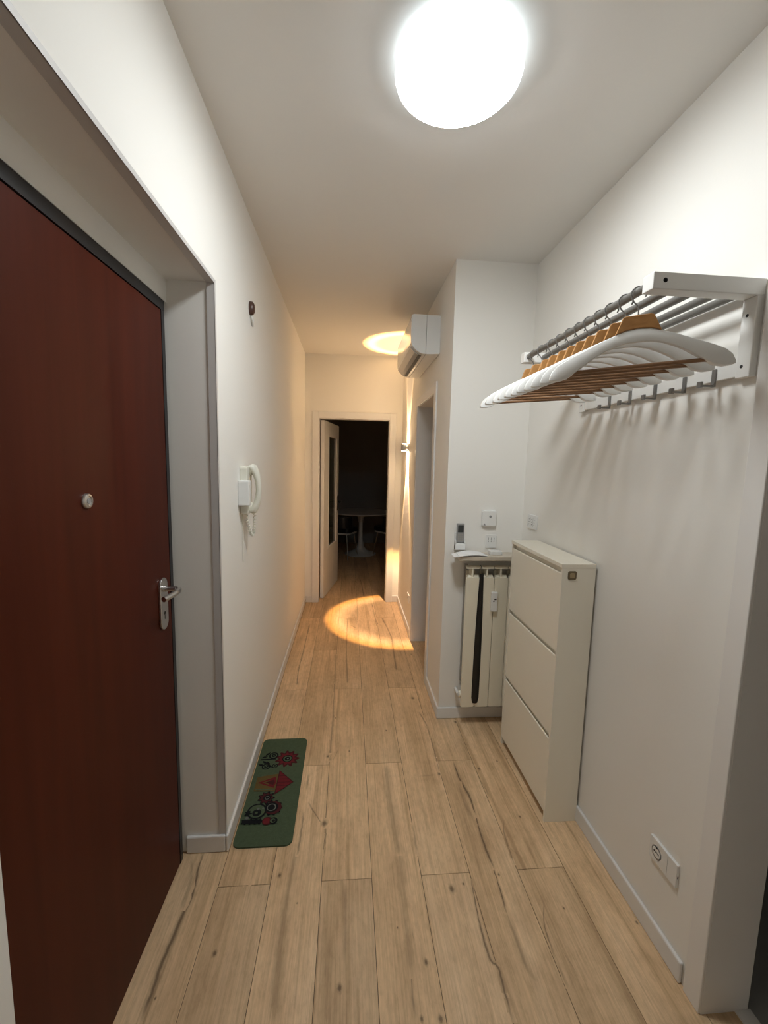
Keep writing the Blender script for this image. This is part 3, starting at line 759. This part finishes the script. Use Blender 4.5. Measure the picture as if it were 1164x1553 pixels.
t = thing('wall_socket', 'white plate with one round socket low on the right wall near the camera', 'wall socket', 'wall sockets', loc=(XR, 1.195, .32))
b = B(); b.prism(rrect(1.134, 1.256, .282, .362, .003), 'x', XR-.010, XR); pl = part('face_plate', b, 'white', t, bevel=.0015)
b = B(); b.lathe([(.0185, XR-.0108), (.0185, XR-.0095), ], 28, (0, 1.222, .322), 'x'); b.lathe([(.021, XR-.0112), (.0185, XR-.0112), (.0185, XR-.0095), (.021, XR-.0095)], 28, (0, 1.222, .322), 'x')
sk = part('round_socket', b, 'white', pl)
b = B()
for y, z in ((1.2125, .322), (1.2315, .322), (1.222, .322)): b.lathe([(.0032, XR-.0118), (.0032, XR-.0105)], 12, (0, y, z), 'x')
b.box(XR-.0118, XR-.0105, 1.218, 1.226, .336, .340)
part('socket_holes', b, 'dark', sk)
b = B(); b.box(XR-.0104, XR-.0099, 1.1730, 1.1740, .286, .358); part('module_seam', b, 'grey', pl)
b = B(); b.box(XR-.006, XR-.003, 1.1335, 1.1345, .316, .324); part('edge_notch', b, 'dark', pl)

t = thing('wall_socket', 'small white socket low on the passage wall past the side doorway', 'wall socket', 'wall sockets', loc=(XP, 3.95, .33))
b = B(); b.prism(rrect(3.89, 4.01, .29, .37, .004), 'x', XP-.009, XP); part('face_plate', b, 'white', t, bevel=.002)
b = B(); b.lathe([(.004, XP-.0098), (.004, XP-.0085)], 10, (0, 3.95, .33), 'x'); part('socket_holes', b, 'dark', t)

# ================================================================== coat rack
t = thing('coat_rack', 'white wall coat rack with steel rails and hooks on the right wall', 'coat rack', loc=(XR, 1.5, 2.0))
Y0a, Y0b, Y1a, Y1b = 1.078, 1.120, 1.880, 1.920
RX, RZ = .785, 2.104
for ya, yb_ in ((Y0a, Y0b), (Y1a, Y1b)):
    b = B(); b.box(.765, XR, ya, yb_, 2.084, 2.126); b.box(1.056, XR, ya, yb_, 1.878, 2.084)
    fr = part('end_bracket', b, 'rack', t, bevel=.002)
    for z in (1.908, 2.040):
        b = B(); b.lathe([(.0045, 1.0554), (.0045, 1.0568)], 14, (0, (ya+yb_)/2+.004, z), 'x'); part('screw_hole', b, 'dark', fr, label='dark screw hole')
    b = B(); b.lathe([(.006, ya-.0006), (.006, ya+.001), (.004, ya+.001), (.004, ya-.0006)], 14, (RX+.012, 0, RZ+.002), 'y')
    part('screw_plug', b, 'dark', fr, label='dark ring of a screw plug')
for x in (RX, .855, .925, .995, 1.055):
    b = B(); b.tube([(x, Y0b-.004, RZ+.004), (x, Y1a+.004, RZ+.004)], .0112, 16); part('rail', b, 'tube', t, label='grey steel rail')
b = B(); b.box(1.060, XR, Y0b, Y1a, 1.884, 1.926); part('hook_rail', b, 'rack', t, bevel=.002)
for y in (1.190, 1.300, 1.430, 1.563, 1.691):
    b = B()
    b.box(1.0545, 1.060, y-.0065, y+.0065, 1.868, 1.918)
    b.box(1.053, 1.0575, y-.006, y+.006, 1.868, 1.878)
    b.box(1.018, 1.0575, y-.0045, y+.0045, 1.868, 1.8735)
    b.box(1.012, 1.020, y-.0075, y+.0075, 1.865, 1.882)
    part('coat_hook', b, 'wire', t, bevel=.0008, label='small steel coat hook')

# ------------------------------------------------------------------ hangers
def hanger_proto():
    root = thing('coat_hanger', '', 'coat hanger', 'white wooden hangers on the coat rack')
    # local frame: u along x, rail centre at the origin, hanger hanging below
    top = [(0, -.094), (.03, -.097), (.06, -.106), (.09, -.117), (.12, -.130), (.15, -.143), (.18, -.157), (.205, -.170), (.221, -.185), (.229, -.203)]
    bot = [(0, -.129), (.03, -.130), (.06, -.137), (.09, -.150), (.115, -.164), (.137, -.179), (.16, -.195), (.180, -.208), (.203, -.213), (.228, -.211)]
    V = []; F = []; secs = []
    for sgn in (-1, 1):
        rng = range(len(top)-1, 0, -1) if sgn < 0 else range(len(top))
        for i in rng: secs.append(((sgn*top[i][0], top[i][1]), (sgn*bot[i][0], bot[i][1]), i/(len(top)-1)))
    for (tu, tz), (bu, bz), s in secs:
        th = .0075 + .0085*s**1.5; fwd = .016*s**1.8      # ends thicker and swept
        V += [(tu, -th*.75+fwd, tz), (tu, th*.75+fwd, tz), (bu, th+fwd, bz), (bu, -th+fwd, bz)]
    n = len(secs)
    for i in range(n-1):
        for k in range(4): F.append((i*4+k, i*4+(k+1) % 4, (i+1)*4+(k+1) % 4, (i+1)*4+k))
    F += [(0, 1, 2, 3), (n*4-1, n*4-2, n*4-3, n*4-4)]
    b = B(); b._add(V, F, True); part('shoulders', b, 'hanger', root, bevel=.003, label='white painted shoulders')
    b = B(); b.prism([(-.038, -.061), (-.030, -.058), (.030, -.058), (.038, -.061), (.056, -.1035), (.03, -.0955), (0, -.0925), (-.03, -.0955), (-.056, -.1035)], 'y', -.0068, .0068)
    part('neck', b, 'neckwood', root, bevel=.002, label='bare honey-coloured wood neck')
    b = B(); b.tube([(-.168, .009, -.193), (-.08, .004, -.193), (.08, .004, -.193), (.168, .009, -.193)], .0055, 10)
    part('trouser_bar', b, 'barwood', root, label='brown wooden trouser bar')
    R = .0185; zc = .004+.0112+.0021-R   # hook rests on top of the rail
    pth = [(R*math.cos(math.radians(a)), 0, zc+R*math.sin(math.radians(a))) for a in range(-35, 216, 12)]
    pth = pth + [(-.012, 0, zc-.020), (-.005, 0, zc-.028), (0, 0, zc-.038), (0, 0, -.064)]
    b = B(); b.tube(pth, .0021, 8); part('hook', b, 'wire', root, label='steel wire hook')
    return root
HANG = [  # position along the rail, turn, sideways lean, label
 (1.160, 25, 'white wooden hanger nearest the camera on the rail, fully in view'),
 (1.216, 22, 'second white hanger from the near end, right behind the foremost one'),
 (1.282, 20, 'third white hanger from the near end of the coat rack rail'),
 (1.342, 18, 'fourth white hanger from the near end of the coat rack rail'),
 (1.402, 15, 'fifth white hanger from the near end of the coat rack rail'),
 (1.462, 11, 'middle one of the eleven white hangers on the coat rack rail'),
 (1.526, 8, 'fifth white hanger from the far end of the coat rack rail'),
 (1.594, 8, 'fourth white hanger from the far end of the coat rack rail'),
 (1.662, 9, 'third white hanger from the far end of the coat rack rail'),
 (1.748, 6, 'second white hanger from the far end of the coat rack rail'),
 (1.826, 7, 'last white hanger at the far end of the rail by the corner'),
]
proto = hanger_proto()
rh = random.Random(5)
for i, (y, yaw, lab) in enumerate(HANG):
    if i == 0: h = proto
    else:
        h = proto.copy(); COL.objects.link(h)
        for ch in list(proto.children):
            c_ = ch.copy(); c_.parent = h; COL.objects.link(c_)
    h.location = (RX, y, RZ); h['label'] = lab
    h.rotation_euler = (rh.uniform(-.02, .02)+.03, math.radians(-3.6+rh.uniform(-.6, .6)), math.radians(-yaw))

# ================================================================== dining room beyond the far doorway
t = thing('pedestal_table', 'round white pedestal table in the dark dining room', 'table', loc=(.22, 7.45, 0))
b = B(); b.lathe([(.001, .742), (.52, .742), (.556, .752), (.56, .758), (.556, .764), (.52, .767), (.001, .767)], 64, (.22, 7.45, 0)); part('table_top', b, 'tablewhite', t)
b = B(); b.lathe([(.275, 0), (.28, .008), (.262, .020), (.19, .038), (.11, .075), (.062, .14), (.042, .25), (.034, .40), (.036, .55), (.055, .66), (.10, .722), (.16, .742)], 48, (.22, 7.45, 0)); part('pedestal', b, 'tablewhite', t)
def dining_chair(x, y, rz, label):
    t = thing('dining_chair', label, 'chair', 'dark dining chairs', loc=(x, y, 0))
    mx = Matrix.Translation((x, y, 0)) @ Matrix.Rotation(rz, 4, 'Z')
    b = B(); b.prism(rrect(-.21, .21, -.20, .22, .07), 'z', .45, .53, mx); part('seat', b, 'cushion', t, bevel=.02)
    b = B(); pts = []
    for i in range(13):
        a = math.radians(200+140*i/12); pts.append((.235*math.cos(a), .235*math.sin(a)+.02))
    pts += [(p[0]*.86, (p[1]-.02)*.86+.02) for p in reversed(pts)]
    b.prism(pts, 'z', .52, .72, mx); part('backrest', b, 'cushion', t, bevel=.01)
    b = B(); b.prism(rrect(-.20, .20, -.19, .21, .07), 'z', .425, .45, mx); part('seat_pan', b, 'tablewhite', t)
    for sx, sy in ((-1, -1), (1, -1), (1, 1), (-1, 1)):
        b = B(); b.tube([mx @ Vector((sx*.15, sy*.14, .43)), mx @ Vector((sx*.20, sy*.20, 0.0))], [.012, .008], 10); part('leg', b, 'chrome', t)
dining_chair(-.10, 7.16, math.radians(-25), 'black upholstered chair at the left of the dark dining table')
dining_chair(.72, 7.28, math.radians(35), 'black upholstered chair at the right of the dark dining table')
